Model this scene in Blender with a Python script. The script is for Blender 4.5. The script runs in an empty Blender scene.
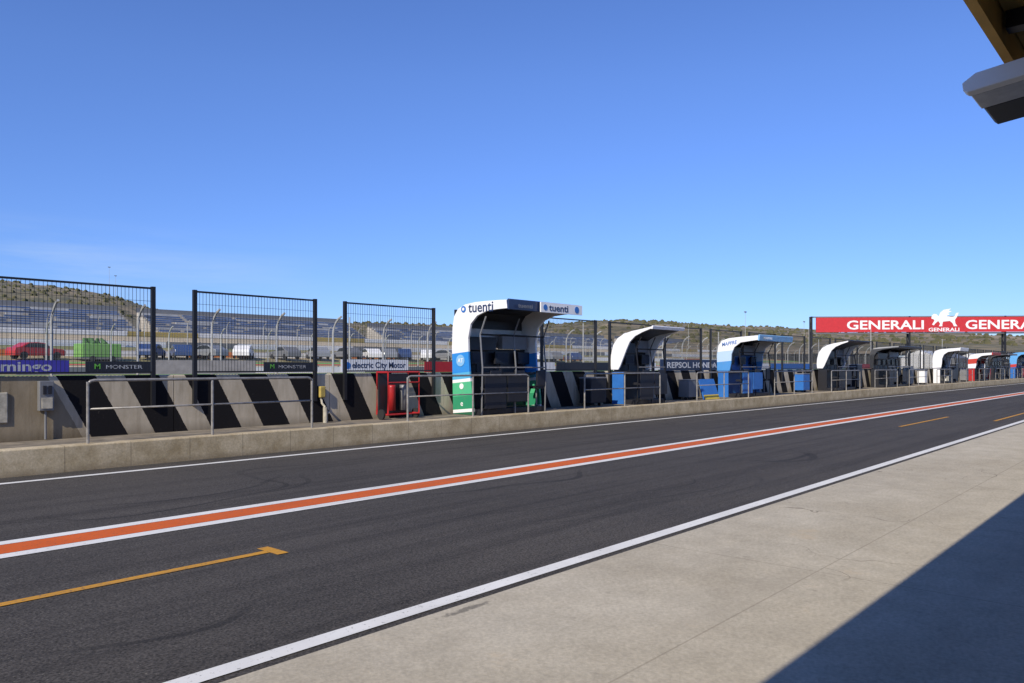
import bpy, math, random, bmesh
from mathutils import Vector, Matrix, noise
random.seed(7)
scene=bpy.context.scene
COL=scene.collection
H=1.65
TH=math.atan(688/781)
# ---------------------------------------------------------------- materials
MC={}
def nm(name):
    m=bpy.data.materials.new(name); m.use_nodes=True
    nt=m.node_tree; return m,nt,nt.nodes['Principled BSDF']
def mat(name,col,rough=.6,metal=0,var=.15,scale=3,bump=0,bscale=40,col2=None,dirt=0):
    if name in MC: return MC[name]
    m,nt,b=nm(name); N=nt.nodes; L=nt.links
    g=N.new('ShaderNodeNewGeometry')
    n=N.new('ShaderNodeTexNoise'); n.inputs['Scale'].default_value=scale; n.inputs['Detail'].default_value=6; n.inputs['Roughness'].default_value=.65
    L.new(g.outputs['Position'],n.inputs['Vector'])
    r=N.new('ShaderNodeValToRGB'); r.color_ramp.elements[0].position=.3; r.color_ramp.elements[1].position=.7
    c2=col2 if col2 else tuple(c*(1-var) for c in col); c1=col if col2 else tuple(min(1,c*(1+var*.5)) for c in col)
    r.color_ramp.elements[0].color=(*c2,1); r.color_ramp.elements[1].color=(*c1,1)
    L.new(n.outputs['Fac'],r.inputs['Fac']); L.new(r.outputs['Color'],b.inputs['Base Color'])
    b.inputs['Roughness'].default_value=rough; b.inputs['Metallic'].default_value=metal
    if bump:
        n2=N.new('ShaderNodeTexNoise'); n2.inputs['Scale'].default_value=bscale; n2.inputs['Detail'].default_value=4
        L.new(g.outputs['Position'],n2.inputs['Vector'])
        bp=N.new('ShaderNodeBump'); bp.inputs['Strength'].default_value=bump; bp.inputs['Distance'].default_value=.01
        L.new(n2.outputs['Fac'],bp.inputs['Height']); L.new(bp.outputs['Normal'],b.inputs['Normal'])
    MC[name]=m; return m
class NB:
    def __init__(s,nt): s.N=nt.nodes; s.L=nt.links
    def math(s,op,a,b=None,c=None,clamp=False):
        n=s.N.new('ShaderNodeMath'); n.operation=op; n.use_clamp=clamp
        for i,x in enumerate((a,b,c)):
            if x is None: continue
            if isinstance(x,(int,float)): n.inputs[i].default_value=x
            else: s.L.new(x,n.inputs[i])
        return n.outputs[0]
    def noise(s,vec,scale,detail=5,rough=.6,mapping=None):
        if mapping:
            mp=s.N.new('ShaderNodeMapping'); mp.inputs['Scale'].default_value=mapping; s.L.new(vec,mp.inputs['Vector']); vec=mp.outputs[0]
        n=s.N.new('ShaderNodeTexNoise'); n.inputs['Scale'].default_value=scale; n.inputs['Detail'].default_value=detail; n.inputs['Roughness'].default_value=rough
        s.L.new(vec,n.inputs['Vector']); return n.outputs['Fac']
    def ramp(s,f,p0,p1,c0=(0,0,0,1),c1=(1,1,1,1)):
        r=s.N.new('ShaderNodeValToRGB'); e=r.color_ramp.elements
        e[0].position=p0;e[1].position=p1;e[0].color=c0;e[1].color=c1
        s.L.new(f,r.inputs['Fac']); return r.outputs['Color']
    def mix(s,f,a,b,mode='MIX'):
        n=s.N.new('ShaderNodeMix'); n.data_type='RGBA'; n.blend_type=mode
        for sock,x in ((n.inputs[0],f),(n.inputs[6],a),(n.inputs[7],b)):
            if isinstance(x,(int,float)): sock.default_value=x
            elif isinstance(x,tuple): sock.default_value=x if len(x)==4 else (*x,1)
            else: s.L.new(x,sock)
        return n.outputs[2]
def asphalt_mat():
    m,nt,b=nm('asphalt'); B=NB(nt)
    g=B.N.new('ShaderNodeNewGeometry').outputs['Position']
    fine=B.noise(g,55,6,.75); big=B.noise(g,.35,4); streak=B.noise(g,1.0,5,.7,(.06,2.6,1)); med=B.noise(g,3,5)
    c=B.mix(B.ramp(fine,.38,.68),(.026,.024,.021),(.125,.112,.098))
    c=B.mix(B.ramp(big,.3,.7),c,B.mix(1.0,c,(1.25,1.23,1.2),'MULTIPLY'))
    c=B.mix(B.ramp(streak,.46,.68),c,B.mix(1.0,c,(.64,.64,.65),'MULTIPLY'))
    c=B.mix(B.ramp(med,.62,.75,(0,0,0,1),(.3,.3,.3,1)),c,(.13,.115,.10))
    sep=B.N.new('ShaderNodeSeparateXYZ'); B.L.new(g,sep.inputs[0])
    wob=B.noise(g,.12,2)
    for off,fr,w in ((0.0,1.9,.012),(0.43,1.3,.008),(.21,.9,.007)):
        t=B.math('ADD',B.math('MULTIPLY',wob,2.6),B.math('MULTIPLY',sep.outputs[1],.22*fr))
        t=B.math('ADD',t,off); t=B.math('FRACT',t)
        t=B.math('COMPARE',t,.5,w)
        t=B.math('MULTIPLY',t,B.ramp(B.noise(g,.25,2),.42,.58))
        c=B.mix(B.math('MULTIPLY',t,.5),c,(.02,.019,.018))
    v=B.N.new('ShaderNodeTexVoronoi'); v.inputs['Scale'].default_value=38; B.L.new(g,v.inputs['Vector'])
    sp=B.math('MULTIPLY',B.math('LESS_THAN',v.outputs['Distance'],.17),B.ramp(B.noise(g,4,3),.5,.6))
    c=B.mix(B.math('MULTIPLY',sp,.5),c,(.26,.24,.20))
    B.L.new(c,b.inputs['Base Color']); b.inputs['Roughness'].default_value=.9
    b.inputs['Specular IOR Level'].default_value=.18
    bp=B.N.new('ShaderNodeBump'); bp.inputs['Strength'].default_value=.6; bp.inputs['Distance'].default_value=.008
    B.L.new(fine,bp.inputs['Height']); B.L.new(bp.outputs['Normal'],b.inputs['Normal'])
    return m
def apron_mat():
    m,nt,b=nm('apron_concrete'); B=NB(nt)
    g=B.N.new('ShaderNodeNewGeometry').outputs['Position']
    sep=B.N.new('ShaderNodeSeparateXYZ'); B.L.new(g,sep.inputs[0])
    fine=B.noise(g,35,6,.7); big=B.noise(g,.5,6,.7); med=B.noise(g,2.2,7,.75); streak=B.noise(g,.8,5,.65,(.35,1.6,1))
    c=B.mix(B.ramp(big,.3,.7),(.50,.435,.32),(.66,.59,.455))
    c=B.mix(B.ramp(med,.38,.7),B.mix(1.0,c,(.82,.82,.82),'MULTIPLY'),c)
    c=B.mix(B.ramp(fine,.35,.65),B.mix(1.0,c,(.76,.76,.76),'MULTIPLY'),c)
    c=B.mix(B.ramp(streak,.52,.72,(0,0,0,1),(.5,.5,.5,1)),c,(.36,.315,.24))
    spots=B.noise(g,6,3,.5)
    c=B.mix(B.ramp(spots,.68,.75,(0,0,0,1),(.4,.4,.4,1)),c,(.22,.19,.15))
    c=B.mix(B.ramp(B.noise(g,1.1,6,.7),.62,.70,(0,0,0,1),(.25,.25,.25,1)),c,(.45,.31,.16))
    for (ex,ey,ax,ay) in ((3.75,3.72,.30,.05),):
        d=B.math('ADD',B.math('POWER',B.math('DIVIDE',B.math('SUBTRACT',sep.outputs[0],ex),ax),2),B.math('POWER',B.math('DIVIDE',B.math('SUBTRACT',sep.outputs[1],ey),ay),2))
        d=B.math('ADD',d,B.math('MULTIPLY',B.noise(g,16,4,.7),2.2))
        c=B.mix(B.ramp(B.math('DIVIDE',d,3),.42,.6,(.65,.65,.65,1),(0,0,0,1)),c,(.08,.075,.065))
    jx=B.math('COMPARE',B.math('FRACT',B.math('DIVIDE',B.math('ADD',sep.outputs[0],101.2),5.0)),.5,.0014)
    jy=B.math('COMPARE',B.math('FRACT',B.math('DIVIDE',B.math('ADD',sep.outputs[1],100.6),4.2)),.5,.0016)
    j=B.math('MAXIMUM',jx,jy)
    v=B.N.new('ShaderNodeTexVoronoi'); v.feature='DISTANCE_TO_EDGE'; v.inputs['Scale'].default_value=.33
    wv=B.N.new('ShaderNodeVectorMath'); wv.operation='ADD'
    nn=B.N.new('ShaderNodeTexNoise'); nn.inputs['Scale'].default_value=1.5; B.L.new(g,nn.inputs['Vector'])
    B.L.new(g,wv.inputs[0]); B.L.new(nn.outputs['Color'],wv.inputs[1]); B.L.new(wv.outputs[0],v.inputs['Vector'])
    cr=B.math('LESS_THAN',v.outputs['Distance'],.0022)
    cr=B.math('MULTIPLY',cr,B.ramp(B.noise(g,.4,2),.48,.55))
    c=B.mix(B.math('MULTIPLY',j,.4),c,(.2,.17,.125))
    c=B.mix(B.math('MULTIPLY',cr,.6),c,(.14,.12,.09))
    B.L.new(c,b.inputs['Base Color']); b.inputs['Roughness'].default_value=.95
    b.inputs['Specular IOR Level'].default_value=.15
    bp=B.N.new('ShaderNodeBump'); bp.inputs['Strength'].default_value=.5; bp.inputs['Distance'].default_value=.008
    B.L.new(fine,bp.inputs['Height']); B.L.new(bp.outputs['Normal'],b.inputs['Normal'])
    return m
def paint_mat(name,col,wear=.62):
    m,nt,b=nm(name); B=NB(nt)
    g=B.N.new('ShaderNodeNewGeometry').outputs['Position']
    n=B.noise(g,28,7,.8); n2=B.noise(g,1.3,5); st=B.noise(g,1.5,5,.7,(.15,5,1))
    c=B.mix(B.ramp(n2,.3,.75),tuple(x*.82 for x in col),col)
    c=B.mix(B.ramp(n,wear,wear+.08,(0,0,0,1),(.75,.75,.75,1)),c,(.09,.083,.075))
    c=B.mix(B.ramp(st,.55,.75,(0,0,0,1),(.45,.45,.45,1)),c,(.13,.12,.11))
    B.L.new(c,b.inputs['Base Color']); b.inputs['Roughness'].default_value=.75; b.inputs['Specular IOR Level'].default_value=.2
    return m
def barrier_mat():
    m,nt,b=nm('striped_concrete'); B=NB(nt)
    g=B.N.new('ShaderNodeNewGeometry').outputs['Position']
    sep=B.N.new('ShaderNodeSeparateXYZ'); B.L.new(g,sep.inputs[0])
    x,y,z=sep.outputs
    wob=B.math('MULTIPLY',B.math('SUBTRACT',B.noise(g,14,5,.7),.5),.035)
    t=B.math('SUBTRACT',x,B.math('MULTIPLY',B.math('SUBTRACT',1.49,z),.52))
    t=B.math('ADD',t,wob)
    f=B.math('FRACT',B.math('DIVIDE',B.math('SUBTRACT',t,4.84-112),1.12))
    bl=B.math('LESS_THAN',f,.56)
    bl=B.math('MULTIPLY',bl,B.math('GREATER_THAN',t,4.7))
    stain=B.noise(g,1.4,6,.7,(1.6,1,.5)); fine=B.noise(g,22,5,.7); drip=B.noise(g,3,4,.6,(3,1,.25))
    c=B.mix(B.ramp(stain,.3,.7),(.36,.30,.21),(.58,.505,.38))
    c=B.mix(B.ramp(drip,.52,.74,(0,0,0,1),(.5,.5,.5,1)),c,(.23,.185,.125))
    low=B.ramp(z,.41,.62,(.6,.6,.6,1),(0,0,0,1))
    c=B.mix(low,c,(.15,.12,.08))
    pl=B.math('LESS_THAN',t,4.7)
    c=B.mix(pl,c,B.mix(1.0,c,(.58,.55,.5),'MULTIPLY'))
    k=B.mix(B.ramp(fine,.62,.8),(.010,.009,.010),(.04,.037,.033))
    k=B.mix(B.ramp(stain,.58,.78,(0,0,0,1),(.25,.25,.25,1)),k,(.06,.05,.04))
    c=B.mix(bl,c,k)
    c=B.mix(B.ramp(fine,.67,.75,(0,0,0,1),(.3,.3,.3,1)),c,(.18,.15,.11))
    B.L.new(c,b.inputs['Base Color']); b.inputs['Roughness'].default_value=.9; b.inputs['Specular IOR Level'].default_value=.2
    bp=B.N.new('ShaderNodeBump'); bp.inputs['Strength'].default_value=.3; bp.inputs['Distance'].default_value=.01
    B.L.new(fine,bp.inputs['Height']); B.L.new(bp.outputs['Normal'],b.inputs['Normal'])
    return m
def kerb_mat():
    m,nt,b=nm('kerb_concrete'); B=NB(nt)
    g=B.N.new('ShaderNodeNewGeometry').outputs['Position']
    sep=B.N.new('ShaderNodeSeparateXYZ'); B.L.new(g,sep.inputs[0])
    blk=B.math('FLOOR',B.math('ADD',sep.outputs[0],.5))
    wn=B.N.new('ShaderNodeTexWhiteNoise'); wn.noise_dimensions='1D'; B.L.new(blk,wn.inputs['W'])
    stain=B.noise(g,2.2,7,.75); fine=B.noise(g,30,5,.7)
    c=B.mix(B.ramp(stain,.32,.68),(.38,.29,.155),(.72,.60,.40))
    c=B.mix(B.math('MULTIPLY',wn.outputs['Value'],.3),c,B.mix(1.0,c,(.65,.60,.50),'MULTIPLY'))
    c=B.mix(B.ramp(fine,.35,.65),B.mix(1.0,c,(.72,.72,.72),'MULTIPLY'),c)
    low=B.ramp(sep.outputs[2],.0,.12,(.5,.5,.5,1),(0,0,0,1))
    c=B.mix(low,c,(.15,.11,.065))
    jt=B.math('COMPARE',B.math('FRACT',sep.outputs[0]),.5,.006)
    c=B.mix(B.math('MULTIPLY',jt,.55),c,(.09,.07,.045))
    B.L.new(c,b.inputs['Base Color']); b.inputs['Roughness'].default_value=.95
    bp=B.N.new('ShaderNodeBump'); bp.inputs['Strength'].default_value=.6; bp.inputs['Distance'].default_value=.015
    B.L.new(stain,bp.inputs['Height']); B.L.new(bp.outputs['Normal'],b.inputs['Normal'])
    return m
def zramp_mat(name,stops,rough=.35):
    m,nt,b=nm(name); B=NB(nt)
    tc=B.N.new('ShaderNodeTexCoord'); sep=B.N.new('ShaderNodeSeparateXYZ'); B.L.new(tc.outputs['Object'],sep.inputs[0])
    f=B.math('DIVIDE',sep.outputs[2],3.0)
    f=B.math('ADD',f,B.math('MULTIPLY',sep.outputs[1],.03))
    r=B.N.new('ShaderNodeValToRGB'); cr=r.color_ramp; cr.interpolation='CONSTANT'
    cr.elements[0].position=0; cr.elements[0].color=(*stops[0][1],1)
    cr.elements.remove(cr.elements[1])
    for p,c in stops[1:]:
        e=cr.elements.new(p/3.0); e.color=(*c,1)
    B.L.new(f,r.inputs['Fac'])
    g=B.N.new('ShaderNodeNewGeometry').outputs['Position']
    c=B.mix(B.ramp(B.noise(g,5,5),.55,.8,(0,0,0,1),(.2,.2,.2,1)),r.outputs['Color'],(.25,.22,.18))
    B.L.new(c,b.inputs['Base Color']); b.inputs['Roughness'].default_value=rough
    return m
def ground_mat():
    m,nt,b=nm('ground_earth'); B=NB(nt)
    g=B.N.new('ShaderNodeNewGeometry').outputs['Position']
    n=B.noise(g,.05,6,.7,(.4,1.2,1)); n2=B.noise(g,1.5,6)
    c=B.mix(B.ramp(n,.42,.58),(.36,.28,.15),(.19,.20,.06))
    c=B.mix(B.ramp(n2,.3,.7),B.mix(1.0,c,(.7,.7,.7),'MULTIPLY'),c)
    B.L.new(c,b.inputs['Base Color']); b.inputs['Roughness'].default_value=.95
    return m
def hill_mat():
    m,nt,b=nm('hill_scrub'); B=NB(nt)
    g=B.N.new('ShaderNodeNewGeometry').outputs['Position']
    n=B.noise(g,.012,8,.65,(1,1,3)); n2=B.noise(g,.14,6,.75); n3=B.noise(g,.03,5,.6,(1,1,4))
    c=B.mix(B.ramp(n,.4,.6),(.26,.19,.10),(.15,.125,.055))
    c=B.mix(B.ramp(n2,.46,.56),c,(.075,.07,.03))
    c=B.mix(B.ramp(n3,.58,.66,(0,0,0,1),(.6,.6,.6,1)),c,(.36,.27,.16))
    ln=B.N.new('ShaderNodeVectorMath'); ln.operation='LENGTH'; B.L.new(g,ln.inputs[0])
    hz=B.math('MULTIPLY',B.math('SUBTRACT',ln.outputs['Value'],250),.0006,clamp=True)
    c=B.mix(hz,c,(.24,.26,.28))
    B.L.new(c,b.inputs['Base Color']); b.inputs['Roughness'].default_value=1
    return m
ASPH=asphalt_mat(); APRON=apron_mat(); WPAINT=paint_mat('white_road_paint',(.80,.78,.72),.58); OPAINT=paint_mat('orange_road_paint',(.66,.125,.02),.56); YPAINT=paint_mat('ochre_road_paint',(.62,.30,.035),.54)
BARR=barrier_mat(); KERB=kerb_mat(); GROUND=ground_mat(); HILL=hill_mat()
DARK=mat('black_metal',(.015,.015,.017),.5,.2); GALV=mat('galvanised_steel',(.32,.30,.27),.45,.3,.4,8)
WALK=mat('walkway_concrete',(.24,.20,.145),.9,0,.5,3,.4)
WHITE=mat('white_panel',(.80,.79,.77),.35,0,.08); BLACKP=mat('black_panel',(.02,.02,.024),.4)
NAVY=mat('navy_panel',(.02,.035,.09),.3); BLUE=mat('blue_panel',(.03,.15,.46),.4); LBLUE=mat('light_blue_panel',(.22,.45,.68),.4)
RED=mat('red_paint',(.42,.02,.02),.4); GREEN=mat('green_paint',(.18,.38,.09),.6); YEL=mat('yellow_paint',(.65,.47,.04),.5)
GREY=mat('grey_metal',(.22,.22,.22),.5,.3); CONC=mat('plain_concrete',(.44,.40,.34),.85,0,.3,2); PURP=mat('violet_blue_banner',(.055,.045,.32),.5)
GLASS=mat('dark_glass',(.02,.025,.03),.08); RUB=mat('tyre_rubber',(.02,.02,.02),.8); ORNG=mat('orange_paint',(.60,.18,.04),.5)
MGREEN=mat('neon_green',(.13,.42,.05),.5); MWHITE=mat('dull_white_ink',(.45,.45,.45),.5); SIGNR=mat('red_banner',(.52,.025,.03),.5); SCREEN=mat('screen_glass',(.03,.04,.06),.15)
SEATB=mat('blue_seats',(.085,.14,.27),.6,0,.6,.3); SEATW=mat('white_seats',(.40,.41,.42),.6,0,.3,.4)
TGREEN=mat('painted_green_runoff',(.16,.36,.07),.8); TRED=mat('painted_red_runoff',(.52,.12,.06),.8); GRAV=mat('gravel',(.48,.39,.25),.95,0,.2,2)
CREAM=mat('dull_cream_paint',(.45,.41,.32),.6,0,.4,10); DYEL=mat('dull_yellow_paint',(.45,.33,.08),.6,0,.3,10)
ALU=mat('brushed_aluminium',(.55,.55,.55),.35,.4,.2,20)
# ---------------------------------------------------------------- mesh builder
class MB:
    def __init__(s): s.v=[];s.f=[];s.m=[];s.ms=[]
    def mi(s,m):
        if m not in s.ms: s.ms.append(m)
        return s.ms.index(m)
    def poly(s,pts,m):
        i=len(s.v); s.v+= [tuple(p) for p in pts]; s.f.append(tuple(range(i,i+len(pts)))); s.m.append(s.mi(m)); return s
    def box(s,x0,x1,y0,y1,z0,z1,m):
        i=len(s.v); s.v+=[(x0,y0,z0),(x1,y0,z0),(x1,y1,z0),(x0,y1,z0),(x0,y0,z1),(x1,y0,z1),(x1,y1,z1),(x0,y1,z1)]
        for f in ((0,3,2,1),(4,5,6,7),(0,1,5,4),(1,2,6,5),(2,3,7,6),(3,0,4,7)):
            s.f.append(tuple(i+k for k in f)); s.m.append(s.mi(m))
        return s
    def prism(s,prof,x0,x1,m):
        n=len(prof); i=len(s.v); k=s.mi(m)
        s.v+=[(x0,y,z) for y,z in prof]+[(x1,y,z) for y,z in prof]
        s.f.append(tuple(i+j for j in range(n))); s.m.append(k)
        s.f.append(tuple(i+n+j for j in reversed(range(n)))); s.m.append(k)
        for j in range(n):
            q=(j+1)%n; s.f.append((i+j,i+n+j,i+n+q,i+q)); s.m.append(k)
        return s
    def tube(s,pts,r,m,n=8,r2=None):
        pts=[Vector(p) for p in pts]; k=s.mi(m); rings=[]
        for a,p in enumerate(pts):
            d=((pts[min(a+1,len(pts)-1)]-p).normalized()+(p-pts[max(a-1,0)]).normalized()).normalized()
            up=Vector((0,0,1)) if abs(d.z)<.9 else Vector((1,0,0))
            e1=d.cross(up).normalized(); e2=d.cross(e1)
            rr=r if r2 is None else r+(r2-r)*a/(len(pts)-1)
            i=len(s.v)
            for q in range(n):
                t=2*math.pi*q/n; s.v.append(tuple(p+e1*math.cos(t)*rr+e2*math.sin(t)*rr))
            rings.append(i)
        for a in range(len(rings)-1):
            for q in range(n):
                w=(q+1)%n; s.f.append((rings[a]+q,rings[a]+w,rings[a+1]+w,rings[a+1]+q)); s.m.append(k)
        s.f.append(tuple(rings[0]+q for q in reversed(range(n)))); s.m.append(k)
        s.f.append(tuple(rings[-1]+q for q in range(n))); s.m.append(k)
        return s
    def build(s,name,loc=(0,0,0),parent=None,bevel=0,smooth=False,rz=0):
        me=bpy.data.meshes.new(name); me.from_pydata(s.v,[],s.f)
        for m in s.ms: me.materials.append(m)
        for p,k in zip(me.polygons,s.m): p.material_index=k; p.use_smooth=smooth
        bm=bmesh.new(); bm.from_mesh(me); bmesh.ops.recalc_face_normals(bm,faces=bm.faces); bm.to_mesh(me); bm.free()
        o=bpy.data.objects.new(name,me); COL.objects.link(o); o.location=loc; o.rotation_euler=(0,0,rz)
        if parent: o.parent=parent
        if bevel:
            b=o.modifiers.new('b','BEVEL'); b.width=bevel; b.segments=2; b.limit_method='ANGLE'
        return o
def empty(name,loc,label,cat,group=None,rz=0):
    o=bpy.data.objects.new(name,None); COL.objects.link(o); o.location=loc; o.rotation_euler=(0,0,rz); o.empty_display_size=.3
    tag(o,label,cat,group); return o
def tag(o,label=None,cat=None,group=None,kind=None):
    if label:o['label']=label
    if cat:o['category']=cat
    if group:o['group']=group
    if kind:o['kind']=kind
    return o
def text(s,size,m,loc,rot,parent,name='lettering',width=None,bold=.012,shear=0):
    cu=bpy.data.curves.new('t','FONT'); cu.body=s; cu.size=size; cu.offset=bold*size; cu.extrude=.002; cu.shear=shear; cu.resolution_u=3
    o=bpy.data.objects.new('t',cu); COL.objects.link(o)
    dg=bpy.context.evaluated_depsgraph_get(); me=bpy.data.meshes.new_from_object(o.evaluated_get(dg))
    bpy.data.objects.remove(o)
    if width:
        xs=[v.co.x for v in me.vertices]; k=width/(max(xs)-min(xs)); x0=min(xs)
        for v in me.vertices: v.co.x=(v.co.x-x0)*k
    me.materials.clear(); me.materials.append(m)
    t=bpy.data.objects.new(name,me); COL.objects.link(t); t.location=loc; t.rotation_euler=rot; t.parent=parent
    return t
FRONT=(math.pi/2,0,0); SIDE=(math.pi/2,0,-math.pi/2)
# ---------------------------------------------------------------- setting
GP=[(-2500,0),(33,0),(75,2.1),(112,6.0),(2500,6.0)]; ZT=6.0
def gz(v):
    for (a,z0),(c,z1) in zip(GP,GP[1:]):
        if v<=c: return z0+(z1-z0)*(v-a)/(c-a)
    return ZT
b=MB()
for (a,z0),(c,z1) in zip(GP,GP[1:]):
    b.poly([(-2500,a,z0),(2500,a,z0),(2500,c,z1),(-2500,c,z1)],GROUND)
g=b.build('ground'); tag(g,kind='structure')
def sheet(name,u0,u1,v0,v1,dz,m):
    b=MB(); b.poly([(u0,v0,gz(v0)+dz),(u1,v0,gz(v0)+dz),(u1,v1,gz(v1)+dz),(u0,v1,gz(v1)+dz)],m)
    return tag(b.build(name),kind='structure')
sheet('pit_lane_road',-80,600,3.82,13.2,.004,ASPH)
sheet('concrete_apron',-80,600,-30,3.82,.006,APRON)
sheet('white_edge_line',-80,600,3.89,4.03,.010,WPAINT)
sheet('white_edge_line',-80,600,12.46,12.60,.010,WPAINT)
sheet('white_lane_line',-80,600,7.67,7.84,.010,WPAINT)
sheet('orange_lane_line',-80,600,7.85,8.24,.010,OPAINT)
sheet('white_lane_line',-80,600,8.25,8.41,.010,WPAINT)
def tmark(u0,u1,v,endbar=True):
    b=MB(); z=.010
    b.poly([(u0,v-.045,z),(u1,v-.045,z),(u1,v+.045,z),(u0,v+.045,z)],YPAINT)
    if endbar: b.poly([(u1,v-.17,z),(u1+.11,v-.17,z),(u1+.11,v+.17,z),(u1,v+.17,z)],YPAINT)
    tag(b.build('painted_bay_mark'),kind='structure')
tmark(-6,3.75,6.19); tmark(22.8,28.2,6.1,False); tmark(27.0,34,4.6,False)
FA=mat('far_asphalt',(.15,.145,.135),.9)
sheet('main_straight_road',-200,900,17,29,.004,ASPH)
sheet('grey_runoff_road',-200,900,40,50,.02,FA)
sheet('green_runoff_path',-200,900,50.5,54,.025,TGREEN)
sheet('gravel_ground',-200,900,58,66,.02,GRAV)
sheet('red_runoff_path',-200,900,67,69,.025,TRED)
sheet('green_runoff_path',-200,900,69.5,72,.025,TGREEN)
sheet('green_runoff_path',-200,900,81,84,.025,TGREEN)
sheet('red_runoff_path',-200,900,84.3,86,.025,TRED)
sheet('far_track_road',-200,900,93,98,.02,FA)
sheet('gravel_ground',-200,900,100,108,.02,GRAV)
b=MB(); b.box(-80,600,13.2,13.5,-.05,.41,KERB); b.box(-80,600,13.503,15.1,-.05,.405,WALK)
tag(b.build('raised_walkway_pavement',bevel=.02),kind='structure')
# hills
def az(x): return TH-math.atan((x-512)/781)
RP=[(-600,66),(-200,74),(0,82),(60,77),(110,68),(150,55),(190,45),(250,43),(313,43),(430,38),(520,40),(600,43),(660,43),(720,39),(800,33),(850,30),(930,32),(1000,30),(1024,27),(1200,24),(1600,18)]
RPA=sorted((az(x),p,x) for x,p in RP)
def ridge(a):
    if a<=RPA[0][0]: return RPA[0][1]
    for (a0,p0,_),(a1,p1,_) in zip(RPA,RPA[1:]):
        if a<=a1: return p0+(p1-p0)*(a-a0)/(a1-a0)
    return RPA[-1][1]
def fade(a): return 1 if a>az(1100) else max(.3,1-(az(1100)-a)*1.0)
def hz(r,a):
    zr=1.65+ridge(a)/781*520*max(.45,math.cos(a-TH))*fade(a)
    t=max(0,min(1,(r-230)/290)); t=t*t*(3-2*t); t=t**.8
    if r>520: t=1-.35*min(1,(r-520)/500)
    n=noise.noise(Vector((r*math.cos(a)/60,r*math.sin(a)/60,3)))*2.6+noise.noise(Vector((r*math.cos(a)/14,r*math.sin(a)/14,5)))*.8
    return ZT-.3+(zr-ZT)*t+n*min(1,t*2)-(.8 if t==0 else 0)
b=MB(); rs=[225,232,240]+list(range(250,560,10))+[600,700,900,1200]; na=420
a0,a1=math.radians(-22),math.radians(150)
for i in range(na+1):
    a=a0+(a1-a0)*i/na
    for r in rs: b.v.append((r*math.cos(a),r*math.sin(a),hz(r,a)))
nr=len(rs)
for i in range(na):
    for j in range(nr-1):
        k=i*nr+j; b.f.append((k,k+1,k+nr+1,k+nr)); b.m.append(0)
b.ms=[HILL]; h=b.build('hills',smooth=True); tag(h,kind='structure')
SCR=mat('scrub_foliage',(.06,.065,.026),1,0,.5,.3,col2=(.12,.105,.05))
b=MB()
for _ in range(3600):
    a=random.uniform(math.radians(4),math.radians(80)); r=random.uniform(300,530)
    if random.random()<.25: r=random.uniform(490,530)
    cx,cy,cz=r*math.cos(a),r*math.sin(a),hz(r,a); s=random.uniform(.3,1.2)
    i=len(b.v)
    for q in range(6):
        t=q*math.pi/3+random.random()*.5; b.v.append((cx+math.cos(t)*s*random.uniform(.8,1.4),cy+math.sin(t)*s*random.uniform(.8,1.4),cz-.5))
    for q in range(6):
        t=q*math.pi/3+random.random()*.5; b.v.append((cx+math.cos(t)*s*random.uniform(.6,1.1),cy+math.sin(t)*s*random.uniform(.6,1.1),cz+s*random.uniform(.5,.9)))
    b.v.append((cx,cy,cz+s*random.uniform(.9,1.4)))
    for q in range(6):
        w=(q+1)%6
        b.f.append((i+q,i+w,i+6+w,i+6+q)); b.m.append(0)
        b.f.append((i+6+q,i+6+w,i+12)); b.m.append(0)
b.ms=[SCR]; tag(b.build('scrub_bushes'),"dark green scrub bushes scattered over dry hills","bushes",kind='stuff')
# ---------------------------------------------------------------- pit wall + fence panels
PITCH=3.53
for i in range(-1,40):
    u=3.7+PITCH*i-.35
    b=MB(); prof=[(0,0),(0,1.05),(.02,1.08),(.28,1.08),(.30,1.05),(.30,0)]
    b.prism(prof,0,PITCH-.015,BARR)
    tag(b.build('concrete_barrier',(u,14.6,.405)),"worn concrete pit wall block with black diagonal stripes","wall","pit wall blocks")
def panel_parts(root,Lp):
    for x in (0.035,Lp-.035): MB().box(x-.035,x+.035,-.07,0.0,-.62,1.62,DARK).build('post',parent=root)
    b=MB()
    b.box(.07,Lp-.07,-.045,-.015,1.57,1.605,DARK); b.box(.07,Lp-.07,-.045,-.015,.02,.05,DARK); 
    n=int((Lp-.14)/.065)
    for k in range(1,n):
        x=.07+(Lp-.14)*k/n; b.box(x-.003,x+.003,-.034,-.028,.04,1.58,DARK)
    for z in (.35,.7,1.05,1.35): b.box(.07,Lp-.07,-.028,-.023,z-.003,z+.003,DARK)
    b.build('mesh_infill',parent=root)
for i in range(-1,32):
    u=3.7+PITCH*i
    r=empty('fence_panel',(u,14.597,1.5),"tall black vertical bar fence panel bolted to striped pit wall","fence","fence panels along the pit wall")
    if i==-1: panel_parts(r,2.80); proto=list(r.children)
    else:
        for c in proto:
            d=c.copy(); COL.objects.link(d); d.parent=r
# ---------------------------------------------------------------- handrails
def rail(u,n,sp=2.1,label="grey tubular steel handrail standing on the kerb"):
    L=(n-1)*sp; r=empty('handrail',(u,13.35,.41),label,"railing","handrails along the walkway")
    b=MB(); b.tube([(0,0,.95),(.04,0,.995),(.1,0,1.01),(L-.1,0,1.01),(L-.04,0,.995),(L,0,.95)],.024,GALV); b.build('top_rail',parent=r,smooth=True)
    b=MB(); b.tube([(.02,0,.55),(L-.02,0,.55)],.016,GALV); b.build('middle_rail',parent=r,smooth=True)
    for k in range(n):
        b=MB(); b.tube([(k*sp,0,0),(k*sp,0,.985)],.024,GALV); b.build('post',parent=r)
for k in range(17): rail(4.89+6.72*k,3)
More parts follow.
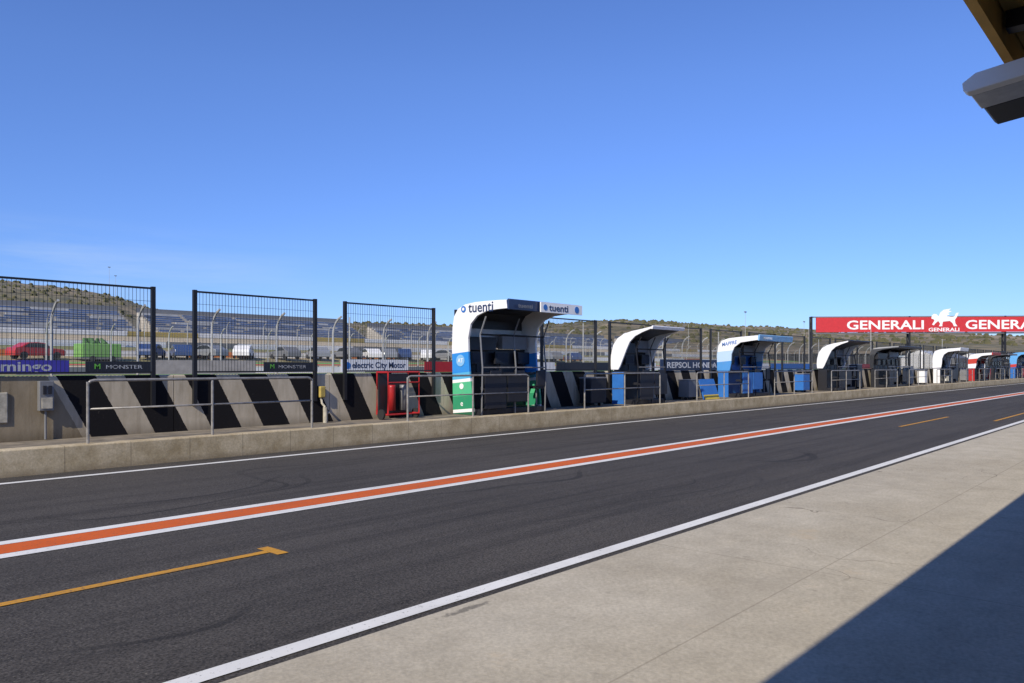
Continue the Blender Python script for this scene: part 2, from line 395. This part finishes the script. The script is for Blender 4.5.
# ---------------------------------------------------------------- pit stands
PROF={
 'curl':([(1.18,0),(1.2,.9),(1.22,1.7),(1.2,2.2),(1.14,2.48),(1.0,2.66),(.75,2.76),(.4,2.80),(0,2.81),(-.43,2.81),(-.72,2.80)],
         [(-.75,2.60),(-.36,2.59),(0,2.56),(.32,2.46),(.55,2.26),(.64,1.9),(.62,1.4),(.58,1.0),(.52,.7),(.48,.4),(.46,.0)]),
 'wing':([(1.2,1.12),(1.22,1.5),(1.2,1.8),(1.12,2.15),(.95,2.40),(.70,2.56),(.4,2.65),(0,2.72),(-.35,2.79)],
         [(-.36,2.73),(0,2.60),(.28,2.46),(.48,2.26),(.60,2.0),(.72,1.7),(.84,1.4),(.92,1.12)]),
 'flat':([(1.2,1.05),(1.2,1.9),(1.14,2.3),(1.0,2.52),(.7,2.62),(.2,2.67),(-.3,2.70),(-.55,2.72)],
         [(-.55,2.52),(-.2,2.48),(.2,2.42),(.46,2.22),(.58,1.9),(.60,1.5),(.66,1.05)]),
 'slim':([(1.2,1.1),(1.2,2.2),(1.14,2.45),(.98,2.6),(.7,2.66),(0,2.7),(-.4,2.72)],
         [(-.42,2.62),(0,2.58),(.5,2.5),(.82,2.36),(.95,2.1),(1.0,1.6),(1.0,1.1)]),
}
def stand(u,Lx,sidem,roofm,fasm,backm,label,ht=2.8,lowm=None,style='curl',fasext=.25,lows=None):
    r=empty('pit_wall_stand',(u,13.32,.41),label,"pit stand","team pit wall stands")
    k=ht/2.8
    o_,i_=PROF[style]; sc=lambda p:(p[0],p[1]*(k if p[1]>1.2 else 1))
    outer=[sc(p) for p in o_]; inner=[sc(p) for p in i_]
    fy,fz=outer[-1]; iy,iz=inner[0]
    for x in (0,Lx-.07):
        MB().prism(outer+inner,x,x+.07,sidem).build('side_panel',parent=r,bevel=.008)
        if style!='curl':
            MB().box(x+.01,x+.06,.72,1.16,0.0,1.04,lows or BLACKP).build('lower_side_panel',parent=r,bevel=.006)
    b=MB(); up=[p for p in outer if p[1]>1.0]
    th=.04
    lo=[(y-(th if z<2.3*k else 0),z-(th if z>2.3*k else 0)) for y,z in up]
    b.prism([(y-.004,z+.006) for y,z in up]+lo[::-1],.072,Lx-.072,roofm); b.build('roof',parent=r)
    lo1=[(y-.004,z-.004) for y,z in lo]; lo2=[(y-(.03 if z<2.3*k else 0),z-(.02 if z>2.3*k else 0)) for y,z in lo1]
    b=MB(); b.prism(lo1[1:]+lo2[1:][::-1],.075,Lx-.075,BLACKP); b.build('roof_shade_layer',parent=r)  # black layer added under the roof so its underside looks shaded
    MB().prism([(iy-.02,iz-.03),(fy-.06,fz+.01),(fy-.02,fz+.03),(fy+.03,fz-.02),(iy+.03,iz-.03)],-.02,Lx+fasext,fasm).build('fascia',parent=r,bevel=.006)
    MB().box(.075,Lx-.075,1.02,1.13,0.0,1.695,backm).build('back_panel',parent=r)
    MB().box(.075,Lx-.075,.3,1.015,0.0,.14,BLACKP).build('floor',parent=r,bevel=.01)
    b=MB(); b.box(.08,Lx-.08,.62,1.01,1.02,1.07,BLACKP); b.build('desk',parent=r)
    n=max(2,int(Lx/0.9))
    for i in range(n):
        x=.35+(Lx-.9)*i/(n-1)
        MB().box(x,x+.52,.86,.92,1.3,1.62,BLACKP).box(x+.03,x+.49,.855,.859,1.33,1.59,SCREEN).box(x+.22,x+.3,.88,.92,1.07,1.3,BLACKP).build('monitor',parent=r)
        sx=x+.26
        b=MB(); b.tube([(sx,.42,.14),(sx,.42,.62)],.025,GREY); b.box(sx-.2,sx+.2,.25,.6,.62,.70,BLACKP); b.box(sx-.2,sx+.2,.22,.27,.70,1.12,BLACKP); b.build('seat',parent=r,bevel=.015)
    b=MB()
    for x in (.1,Lx*.5,Lx-.12): b.tube([(x,.25,0),(x,.22,1.2),(x,.3,2.0*k),(x,.1,2.44*k)],.022,GREY if style=='curl' else DARK,6)
    b.tube([(.1,.22,1.2),(Lx-.1,.22,1.2)],.02,GALV,6); b.tube([(.1,.25,.7),(Lx-.1,.25,.7)],.015,DARK,6)
    b.tube([(.1,.3,2.0*k),(Lx-.1,.3,2.0*k)],.025,DARK,6)
    b.build('frame',parent=r)
    MB().box(.2,Lx*.45,.8,1.0,1.65,2.0,BLACKP).build('equipment_rack',parent=r,bevel=.01)
    MB().box(Lx*.55,Lx-.2,.82,1.0,1.7,2.1,GREY).build('equipment_rack',parent=r,bevel=.01)
    if lowm:
        m_=max(2,int(Lx/.9)); w=(Lx-.16)/m_
        for i in range(m_):
            if i%3==2: continue
            MB().box(.08+w*i+.03,.08+w*(i+1)-.03,.14,.165,.30 if i%2 else .16,.98,lowm).build('front_board',parent=r,bevel=.005)
    return r
W=(.80,.79,.77)
S1=zramp_mat('tricolour_livery',[(0,(.02,.12,.06)),(.12,W),(.2,(.03,.26,.13)),(.55,(.08,.44,.22)),(.90,W),(.98,(.10,.40,.60)),(1.14,(.03,.24,.62)),(1.66,W)])
s=stand(14.15,2.75,S1,WHITE,NAVY,BLACKP,"white curved pit stand with blue and green livery",2.85,BLACKP,'curl',.12)
text('tuenti',.36,NAVY,(-.006,.62,2.60),SIDE,s,width=.86)
b=MB(); b.tube([(-.012,.79,2.69),(-.004,.79,2.69)],.085,BLUE,16); b.tube([(-.02,.79,2.69),(-.0121,.79,2.69)],.04,WHITE,12); b.build('round_emblem',parent=s)
b=MB(); b.tube([(-.012,.90,1.38),(-.004,.90,1.38)],.15,LBLUE,20); b.build('round_emblem',parent=s)
text('AT',.15,WHITE,(-.014,.99,1.33),SIDE,s)
text('e',.20,WHITE,(-.006,.90,.22),SIDE,s)
b=MB(); b.tube([(-.012,.86,.72),(-.004,.86,.72)],.075,WHITE,16); b.build('round_emblem',parent=s)
b=MB(); b.box(1.1,2.85,-.86,-.825,2.60,2.86,WHITE); b.build('fascia_panel',parent=s,bevel=.004)
text('tuenti',.25,NAVY,(1.42,-.866,2.65),FRONT,s,width=.8)
text('tuenti',.15,GREY,(.25,-.835,2.67),FRONT,s,width=.55)
b=MB(); b.tube([(1.27,-.87,2.73),(1.27,-.862,2.73)],.075,BLUE,14); b.build('round_emblem',parent=s)
b=MB(); b.tube([(2.6,-.87,2.73),(2.6,-.862,2.73)],.09,BLUE,14); b.build('round_emblem',parent=s)
S2=zramp_mat('white_canopy_shell',[(0,W),(1.35,W)])
s=stand(21.4,1.9,S2,WHITE,WHITE,BLACKP,"white pit stand with thin upswept wing roof",2.5,BLACKP,'wing',.1,lows=BLUE)
S3=zramp_mat('light_blue_livery',[(0,(.03,.12,.38)),(1.0,(.08,.28,.60)),(1.5,(.45,.6,.75)),(1.9,W)])
s=stand(28.9,3.0,S3,WHITE,LBLUE,BLUE,"pale blue and white pit stand with flat canopy",2.5,BLUE,'flat',lows=BLUE)
text('MAPFRE',.2,BLUE,(-.006,.98,2.02),(math.pi/2,math.radians(-9),-math.pi/2),s,width=.66,shear=.3)
text('MAPFRE',.13,WHITE,(.3,-.625,2.28),FRONT,s,width=.8)
stand(39.8,3.0,S2,WHITE,BLACKP,BLACKP,"white pit stand with black roof edge",2.5,BLACKP,'wing',.1)
S5=zramp_mat('dark_livery',[(0,(.03,.03,.03)),(2.0,(.06,.06,.06)),(2.3,(.35,.35,.34))])
stand(48.2,4.6,S5,GREY,BLACKP,BLACKP,"black pit stand with dark flat canopy",2.45,BLACKP,'slim',.1)
S6=zramp_mat('white_grey_livery',[(0,W),(.9,(.3,.3,.32)),(1.2,W)])
stand(62.5,2.6,S6,WHITE,WHITE,BLACKP,"white pit stand with grey band",2.6,BLACKP,'flat',0,lows=WHITE)
S7=zramp_mat('white_red_livery',[(0,W),(1.5,(.5,.05,.03)),(1.9,W)])
stand(74,3.4,S7,WHITE,RED,BLACKP,"white pit stand with red band and roof edge",2.4,BLACKP,'flat',0,lows=RED)
stand(82,4.4,S5,BLACKP,GREY,BLACKP,"black pit stand with grey canopy edge",2.4,BLACKP,'slim',0)
S8=zramp_mat('blue_red_livery',[(0,(.03,.12,.4)),(1.2,(.5,.05,.04)),(1.5,(.12,.36,.66)),(2.3,(.12,.36,.66))])
stand(93,7,S8,LBLUE,BLUE,BLUE,"long blue and red pit stand",2.75,RED,'flat',lows=BLUE)
stand(108,6,S6,WHITE,WHITE,BLACKP,"white pit stand with grey band",2.6,BLACKP,'slim')
b=MB(); b.prism([(0,0),(.25,.75),(.28,.75),(.06,0)],0,1.2,BLUE); r=b.build('advertising_board',(26.3,13.7,.41)); tag(r,"blue and yellow board leaning on the walkway","board")
b=MB(); b.prism([(-.004,0),(.05,.17),(.048,.17),(-.008,0)],0.02,1.18,YEL); b.build('yellow_stripe',parent=r)
# ---------------------------------------------------------------- small things by the wall
r=empty('fire_extinguisher_trolley',(11.6,14.0,.405),"open red framed fire extinguisher cabinet on wheels by the pit wall","fire extinguisher")
for x in (.3,.66):
    b=MB(); b.tube([(x,.25,.2),(x,.25,.66),(x,.25,.74),(x,.25,.80)],.09,RED if x<.5 else GREY,14); b.build('cylinder',parent=r,smooth=True)
b=MB(); LW=.95
for y in (.02,.42):
    b.tube([(0,y,.12),(0,y,1.10),(LW,y,1.10),(LW,y,.12),(0,y,.12)],.024,RED,6)
for x in (0,LW):
    for z in (.12,1.10): b.tube([(x,.02,z),(x,.42,z)],.024,RED,6)
b.tube([(0,.02,.86),(LW,.02,.86)],.018,RED,6); b.build('frame',parent=r)
MB().box(.02,LW-.02,.38,.41,.14,1.06,BLACKP).build('back_panel',parent=r)
for x in (-.05,LW+.05): 
    b=MB(); b.tube([(x-.025,.2,.12),(x+.025,.2,.12)],.12,RUB,16); b.build('wheel',parent=r)
r=empty('hydrant_post',(10.15,14.4,.405),"small dull cream hydrant fitting on the pit wall","hydrant")
b=MB(); b.tube([(0,0,0),(0,0,.34)],.05,CREAM,12); b.tube([(0,0,.22),(.10,0,.22)],.03,CREAM,8); b.tube([(0,0,.34),(0,.12,.42),(0,.16,.55)],.025,CREAM,8); b.build('body',parent=r)
b=MB(); b.box(-.07,.07,.08,.19,.55,.8,DYEL); b.build('cap',parent=r,bevel=.02)
r=empty('electrical_box',(4.55,14.59,.9),"grey electrical box mounted on the pit wall","box")
MB().box(0,.22,-.12,0,0,.5,GREY).build('case',parent=r,bevel=.01)
MB().box(.03,.19,-.14,-.121,.04,.22,CREAM).build('socket',parent=r); MB().box(.05,.1,-.14,-.121,.28,.42,BLACKP).build('socket',parent=r); MB().box(.13,.18,-.14,-.121,.28,.42,BLACKP).build('socket',parent=r)
MB().tube([(.11,-.05,-.48),(.11,-.05,0)],.02,GREY).build('conduit',parent=r)
r=MB().box(0,.5,-.03,0,0,.5,CREAM).build('wall_hatch',(3.62,14.597,.72),bevel=.02); tag(r,"round edged pale hatch on the pit wall","hatch")
for i,(u,m,hh) in enumerate(((19.5,BLACKP,.85),(25.6,GREY,.7),(36.5,BLUE,.85),(44.2,BLACKP,1.3),(54.5,GREY,1.2),(58,WHITE,.9),(67,BLACKP,1.4),(70.5,GREY,.9),(79.5,RED,1.0),(89,BLACKP,1.5))):
    r=empty('equipment_case',(u,13.95,.405),"wheeled equipment case standing on the walkway","case","equipment cases on the walkway")
    MB().box(0,.8,0,.45,.1,hh,m).build('case',parent=r,bevel=.02)
    MB().box(-.01,.81,-.01,.46,hh+.005,hh+.05,GREY).build('lid',parent=r,bevel=.01)
    for x in (.1,.7): MB().tube([(x-.02,.2,.05),(x+.02,.2,.05)],.05,RUB,10).build('wheel',parent=r)
# ---------------------------------------------------------------- opposite side of the straight
for i in range(40):
    u=-4+4*i
    tag(MB().prism([(0,0),(.02,1.3),(.25,1.3),(.3,0)],0,3.985,CONC).build('concrete_barrier',(u,30,0)),"plain concrete trackside barrier block","wall","trackside barrier blocks")
def banner(u0,u1,m,txt=None,tm=None,tw=None,label="advertising banner on trackside barrier",size=.42,z0=1.33,z1=1.88):
    o=MB().box(0,u1-u0,-.03,0,z0,z1,m).build('advertising_banner',(u0,29.99,0)); tag(o,label,"banner","banners along the straight")
    if txt: 
        for t,x in txt: text(t,size,tm,(x,-.034,z0+(z1-z0-size*.7)/2+.03),FRONT,o,width=tw,bold=.02)
    return o
banner(3.5,10.35,PURP,[('Domingo',3.95)],MWHITE,2.35,"violet blue banner with white lettering",.46,1.38,1.85)
o=banner(10.9,13.25,BLACKP,[('M',.3)],MGREEN,.2,"black banner with green and white lettering",.26,1.4,1.82); text('MONSTER',.2,MWHITE,(.7,-.034,1.55),FRONT,o,width=1.3,bold=0)
banner(13.3,17.6,CONC,None)
o=banner(18.0,20.7,BLACKP,[('M',.3)],MGREEN,.2,"black banner with green and white lettering",.26,1.4,1.82); text('MONSTER',.2,MWHITE,(.7,-.034,1.55),FRONT,o,width=1.4,bold=0)
o=banner(22.0,26.1,WHITE,[('electric City Motor',.62)],NAVY,3.3,"white banner with dark blue lettering",.40,1.38,1.96)
b=MB(); b.tube([(.36,-.045,1.68),(.36,-.031,1.68)],.16,BLUE,18); b.build('round_emblem',parent=o)
banner(27.2,30,RED); banner(30.2,38,WHITE); banner(38.2,44.4,BLACKP)
banner(44.5,50,WHITE); banner(50.6,60.5,NAVY,[('REPSOL HONDA',1.0)],WHITE,8.0,"navy banner with white lettering",.62,1.25,2.15)
banner(61,70,WHITE); banner(70.5,80,BLUE); banner(81,95,GREY); banner(96,110,RED)
PALE=mat('pale_post',(.38,.38,.36),.5); WIRE=mat('wire_grey',(.15,.15,.15),.6)
def debris_line(u0,n,v,z,step,rw,sp=.13):
    r0=None
    for i in range(n):
        r=empty('debris_fence_post',(u0+step*i,v,z),"pale grey curved debris fence post with wire mesh","fence","debris fence posts along the straight")
        if r0 is None:
            r0=r
            b=MB(); b.tube([(0,0,0),(0,0,3.1),(0,-.06,3.4),(0,-.2,3.65),(0,-.42,3.85),(0,-.65,3.95)],.05,PALE,6); b.build('post',parent=r)
            b=MB()
            for zz in [1.6+.3*k for k in range(7)]: b.box(0,step,-.004,.004,zz,zz+rw,WIRE)
            m=int(step/sp)
            for k in range(m): b.box(step/m*k,step/m*k+rw,-.003,.003,1.3,3.4,WIRE)
            b.build('wire_mesh',parent=r)
        else:
            for c in r0.children:
                d=c.copy(); COL.objects.link(d); d.parent=r
debris_line(-2,48,30.6,0,3,.005,.11)
debris_line(10,44,56,gz(56)-.6,4,.009)
debris_line(14,36,90,gz(90)-.6,5,.014,.2)
# ---------------------------------------------------------------- coloured fences on the far slope
def lowfence(u0,n,v,m,h,L,label,m2=None):
    for i in range(n):
        mm=m if (not m2 or i%3) else m2
        b=MB(); b.box(0,L-.1,0,.06,.0,h,mm)
        for k in range(int(L/2)): b.box(.1+2*k,.2+2*k,.06,.14,0,h+.1,GREY)
        tag(b.build('safety_barrier',(u0+i*L,v,gz(v)-.02)),label,"barrier","coloured safety barriers beyond the straight")
lowfence(16,14,55,WHITE,.5,9,"low white and grey safety barrier",GREY)
lowfence(18,22,79.5,WHITE,.6,7,"low orange and white safety barrier",ORNG)
lowfence(15,24,91,WHITE,.7,9,"low white and grey safety barrier",GREY)
lowfence(15,30,109,WHITE,.7,10,"low yellow and white safety barrier",DYEL)
# ---------------------------------------------------------------- cars
def car(u,v,m,rz,label):
    r=empty('parked_car',(u,v,gz(v)+.05),label,'car','vehicles parked beyond the straight',rz)
    prof=[(-2.1,.3),(-2.15,.7),(-1.9,.85),(-1.0,.95),(-.4,1.38),(.2,1.45),(1.0,1.42),(1.6,1.05),(2.0,.98),(2.1,.7),(2.1,.3)]
    b=MB(); b.prism(prof,-.85,.85,m); o=b.build('body',parent=r,bevel=.06); o.rotation_euler=(0,0,math.pi/2)
    wp=[(-.85,.97),(-.35,1.32),(.2,1.38),(.9,1.35),(1.35,1.03)]
    b=MB(); b.prism(wp,-.865,.865,GLASS); o=b.build('window',parent=r); o.rotation_euler=(0,0,math.pi/2)
    for x in (-1.35,1.35):
        for y in (-.78,.78):
            b=MB(); b.tube([(x,y-.1,.32),(x,y+.1,.32)],.32,RUB,14); b.build('wheel',parent=r)
CR=mat('car_red',(.45,.03,.03),.3); CB=mat('car_navy',(.03,.06,.16),.3); CS=mat('car_silver',(.32,.33,.34),.3,.3)
cc=[('red',CR),('dark blue',CB),('silver',CS),('white',WHITE),('grey',GREY)]
cs=[(23.6,76.0,0,.15),(34.0,77,1,.9)]
u=37.0; seq=[1,2,3,4,2,4,3,2,1,3,4,2,3,2,0,3,2,4,1]
for k,ci in enumerate(seq):
    cs.append((u,77+(k%3)*.4,ci,random.uniform(.8,1.9))); u+=random.uniform(2.6,4.6)
for (u,v,ci,rz) in cs: car(u,v,cc[ci][1],rz,cc[ci][0]+" car parked beyond the track")
r=empty('covered_trailer',(26.8,74.5,gz(74.5)),"bright green tarpaulin covered trailer","trailer")
MB().box(0,3.4,0,2,.35,1.6,GREEN).build('tarpaulin',parent=r,bevel=.08)
b=MB(); b.box(-.1,3.5,-.03,2.03,.25,.348,GREY); b.build('chassis',parent=r)
for x in (.9,2.6): MB().tube([(x,-.06,.25),(x,.14,.25)],.25,RUB,12).build('wheel',parent=r)
b=MB(); NET=mat('dark_green_net',(.06,.15,.04),.9)
for k in range(9): 
    a=random.uniform(.4,2.9); b.tube([(a,random.uniform(.3,1.5),1.5),(a+random.uniform(-.2,.2),1,2.1)],.32,NET,7,.08)
b.build('netting',parent=r)
# ---------------------------------------------------------------- grandstands
def gstand(u,L,v,rows,label):
    r=empty('grandstand',(u,v,ZT-.1),label,"grandstand","grandstands around the circuit")
    prof=[(0,0),(0,.8)]
    y,z=0,.8
    for k in range(rows): prof+=[(y+.9,z),(y+.9,z+.42)]; y+=.9; z+=.42
    prof+=[(y+1,z),(y+1,0)]
    MB().prism(prof,0,L,CONC).build('terrace',parent=r)
    b=MB(); y,z=.9,.8
    random.seed(int(u))
    for k in range(rows):
        x=.5
        while x<L-1:
            w=random.choice((2.5,4,6,7)); w=min(w,L-.5-x)
            mm=SEATW if (random.random()<.22) else SEATB
            b.box(x,x+w-.15,y-.5,y-.12,z+.003,z+.30,mm); x+=w+(.8 if int(x)%7==0 else 0)
        y+=.9; z+=.42
    b.build('seat_rows',parent=r)
    b=MB(); zt=.8+.42*rows
    b.box(0,L,rows*.9+.85,rows*.9+.95,zt,zt+.9,GREY)
    b.build('rear_railing',parent=r)
    b=MB(); b.box(0,L,-.15,-.05,0,1.0,CONC); b.build('front_board',parent=r)
for i in range(8):
    gstand(12+52*i,48,138+(i%2)*1.5,12 if i<2 else 10,"terraced concrete grandstand with blue and white seats")
# ---------------------------------------------------------------- poles
def pole(u,v,h,label="slender grey floodlight pole",heads=True):
    r=empty('light_pole',(u,v,gz(v)-.1 if v<200 else hz(math.hypot(u,v),math.atan2(v,u))-1),label,"pole","poles around the circuit")
    MB().tube([(0,0,0),(0,0,h)],.10,PALE,6,.05).build('pole',parent=r)
    if heads: MB().box(-.6,.6,-.15,.15,h-.02,h+.35,GREY).build('lamp_head',parent=r)
for u,v,h in ((52,38,5),(120,36,7),(85,38,5),(36,36,4.2),(160,60,8),(180,40,7),(72,36,5),(102,37,5),(230,106,13),(278,106,12),(205,112,8),(45,60,5),(62,60,5),(30,60,4.5),(95,88,6)): pole(u,v,h,heads=(h>=9))
pole(168,430,16); pole(172,432,13)
# ---------------------------------------------------------------- red overhead sign
ang=math.atan2(13-45,146-122)
r=empty('overhead_sign',(121.5,44.5,0),"long red overhead banner with white lettering on posts","sign",rz=ang)
MB().box(0,42,-.1,.1,6.85,9.1,SIGNR).build('banner',parent=r)
MB().box(-.3,42.2,.11,.9,6.6,6.8,GREY).build('truss',parent=r); MB().box(-.3,42.2,.11,.9,9.15,9.3,GREY).build('truss',parent=r)
for x in (-.6,14,28,41):
    b=MB()
    for yy in (.15,.9): b.box(x-.12,x+.12,yy-.1,yy+.1,0,9.3,DARK)
    for k in range(6): b.tube([(x,.15,1.5*k),(x,.9,1.5*k+1.5)],.06,DARK,5)
    b.build('post',parent=r)
text('GENERALI',1.9,WHITE,(4.6,-.12,7.3),FRONT,r,width=11.4,bold=.02)
text('GENERALI',1.9,WHITE,(22.1,-.12,7.3),FRONT,r,width=11.4,bold=.02)
text('GENERALI',.75,WHITE,(16.7,-.12,6.95),FRONT,r,width=4.5,bold=.02)
lion=[(0,1.25),(.05,1.7),(.35,2.0),(.75,1.95),(1.05,1.6),(1.3,2.2),(1.8,2.65),(2.9,2.85),(2.5,2.5),(3.0,2.4),(2.4,2.1),(2.7,1.95),(2.2,1.65),(3.0,1.5),(3.4,1.6),(3.6,2.1),(4.0,2.2),(3.75,1.5),(3.45,1.05),(3.5,.5),(3.8,.0),(3.3,0),(3.1,.5),(2.7,.85),(1.7,.75),(1.6,.3),(1.6,0),(1.1,0),(1.3,.4),(1.0,.85),(.6,.5),(.35,.15),(.1,.3),(.45,.9),(.35,1.1)]
b=MB(); b.prism([(-x,z*.95) for x,z in lion],0,.02,WHITE); o=b.build('winged_emblem',(17.1,-.14,7.7),r); o.rotation_euler=(0,0,math.pi/2)
for u,v,L,m in ((150,34,10,WHITE),(168,35,12,GREY),(190,34,14,WHITE),(215,36,16,WHITE)):
    r=empty('hospitality_tent',(u,v,0),"white flat roofed marquee beside the straight","tent","marquees beside the straight")
    b=MB(); b.prism([(0,0),(0,3.2),(3,4.4),(6,3.2),(6,0)],0,L,m); b.build('canopy',parent=r)
    for k in range(int(L/3)): MB().box(.6+3*k,2.4+3*k,-.05,-.003,.4,2.4,GLASS).build('window',parent=r)
# ---------------------------------------------------------------- pit building with canopy (camera stands just outside its edge)
r=empty('pit_building',(-25,-8,0),"long pit garage building with projecting brown canopy roof","building")
PL=mat('pale_render',(.6,.57,.50),.8); SOF=mat('ochre_soffit',(.70,.42,.10),.7,0,.3,2)
VE=8+.52
MB().box(0,100,0,4.2,0,2.72,PL).build('wall',parent=r)
b=MB(); b.box(0,100,0,VE,2.86,2.92,GREY).box(0,100,VE-.03,VE,2.72,2.86,SOF); b.build('roof',parent=r)
b=MB(); b.box(0,100,4.2,VE-.035,2.82,2.855,SOF); b.build('soffit',parent=r)
for k in range(0,40): MB().box(.5+2.5*k,.56+2.5*k,4.2,VE-.04,2.76,2.818,DARK).build('beam',parent=r)
for y in (6.2,7.3,8.1): MB().box(0,100,y,y+.05,2.77,2.8,DARK).build('rail',parent=r)
SHUT=mat('garage_shutter',(.35,.36,.38),.4,.4)
for k in range(16):
    MB().box(1+6*k,5.6+6*k,4.2,4.25,0.02,2.5,SHUT).build('garage_door',parent=r)
r=empty('projector_housing',(2.80,.165,2.56),"pale metal housing hung beneath the canopy edge on a black bracket","lamp housing")
r.rotation_euler=(math.radians(-7),math.radians(1),0)
MB().prism([(.02,0),(.39,0),(.40,.01),(.40,.035),(.36,.055),(.02,.055)],0,.045,WHITE).build('end_cap',parent=r,bevel=.003)
MB().prism([(.03,.0),(.385,0),(.392,.012),(.392,.033),(.35,.052),(.03,.052)],.046,.20,ALU).build('body',parent=r,bevel=.002)
MB().prism([(.03,.0),(.375,0),(.385,.012),(.385,.03),(.35,.05),(.03,.05)],.203,.42,DARK).build('body',parent=r,bevel=.002)
MB().box(.20,.24,.16,.38,.0531,.075,DARK).build('bracket',parent=r,bevel=.003)
MB().box(.20,.26,.16,.22,.076,.30,DARK).build('bracket',parent=r,bevel=.003)
# ---------------------------------------------------------------- camera, light, sky
cam=bpy.data.cameras.new('cam'); co=bpy.data.objects.new('camera',cam); COL.objects.link(co)
co.location=(0,0,H); co.rotation_euler=(math.pi/2,0,TH-math.pi/2)
cam.sensor_width=36; cam.lens=781/1024*36; cam.shift_y=24.5/1024; cam.clip_end=6000; cam.clip_start=.05
scene.camera=co
EL=math.radians(34); AL=math.radians(16)
sd=Vector((math.cos(AL)*math.cos(EL),math.sin(AL)*math.cos(EL),-math.sin(EL)))
sun=bpy.data.lights.new('sun','SUN'); sun.energy=5.0; sun.angle=math.radians(.5); sun.color=(1,.92,.78)
so=bpy.data.objects.new('sun',sun); COL.objects.link(so); so.rotation_euler=sd.to_track_quat('-Z','Y').to_euler()
w=bpy.data.worlds.new('World'); scene.world=w; w.use_nodes=True; B=NB(w.node_tree)
sky=B.N.new('ShaderNodeTexSky'); sky.sky_type='NISHITA'; sky.sun_disc=False; sky.sun_elevation=EL; sky.sun_rotation=math.atan2(-sd.x,-sd.y)
sky.air_density=1.0; sky.dust_density=.1; sky.ozone_density=3.0; sky.altitude=100
tc=B.N.new('ShaderNodeTexCoord'); sep=B.N.new('ShaderNodeSeparateXYZ'); B.L.new(tc.outputs['Generated'],sep.inputs[0])
skc=B.mix(1.0,sky.outputs[0],(.78,.97,1.50,1),'MULTIPLY')
skc=B.mix(1.0,skc,B.ramp(sep.outputs[2],.0,.34,(.68,.75,.86,1),(1,1,1,1)),'MULTIPLY')
cl=B.ramp(B.noise(tc.outputs['Generated'],3,7,.6,(1,1,9)),.45,.7,(0,0,0,1),(.3,.3,.3,1))
mk=B.math('MULTIPLY',B.ramp(sep.outputs[2],.04,.10),B.ramp(sep.outputs[2],.11,.17,(1,1,1,1),(0,0,0,1)))
mk=B.math('MULTIPLY',mk,B.ramp(sep.outputs[1],.80,.93))
c=B.mix(B.math('MULTIPLY',cl,mk),skc,(6,7,8,1))
bg=B.N['Background']; B.L.new(c,bg.inputs['Color']); bg.inputs['Strength'].default_value=.11
scene.view_settings.view_transform='Standard'; scene.view_settings.look='None'; scene.view_settings.exposure=0
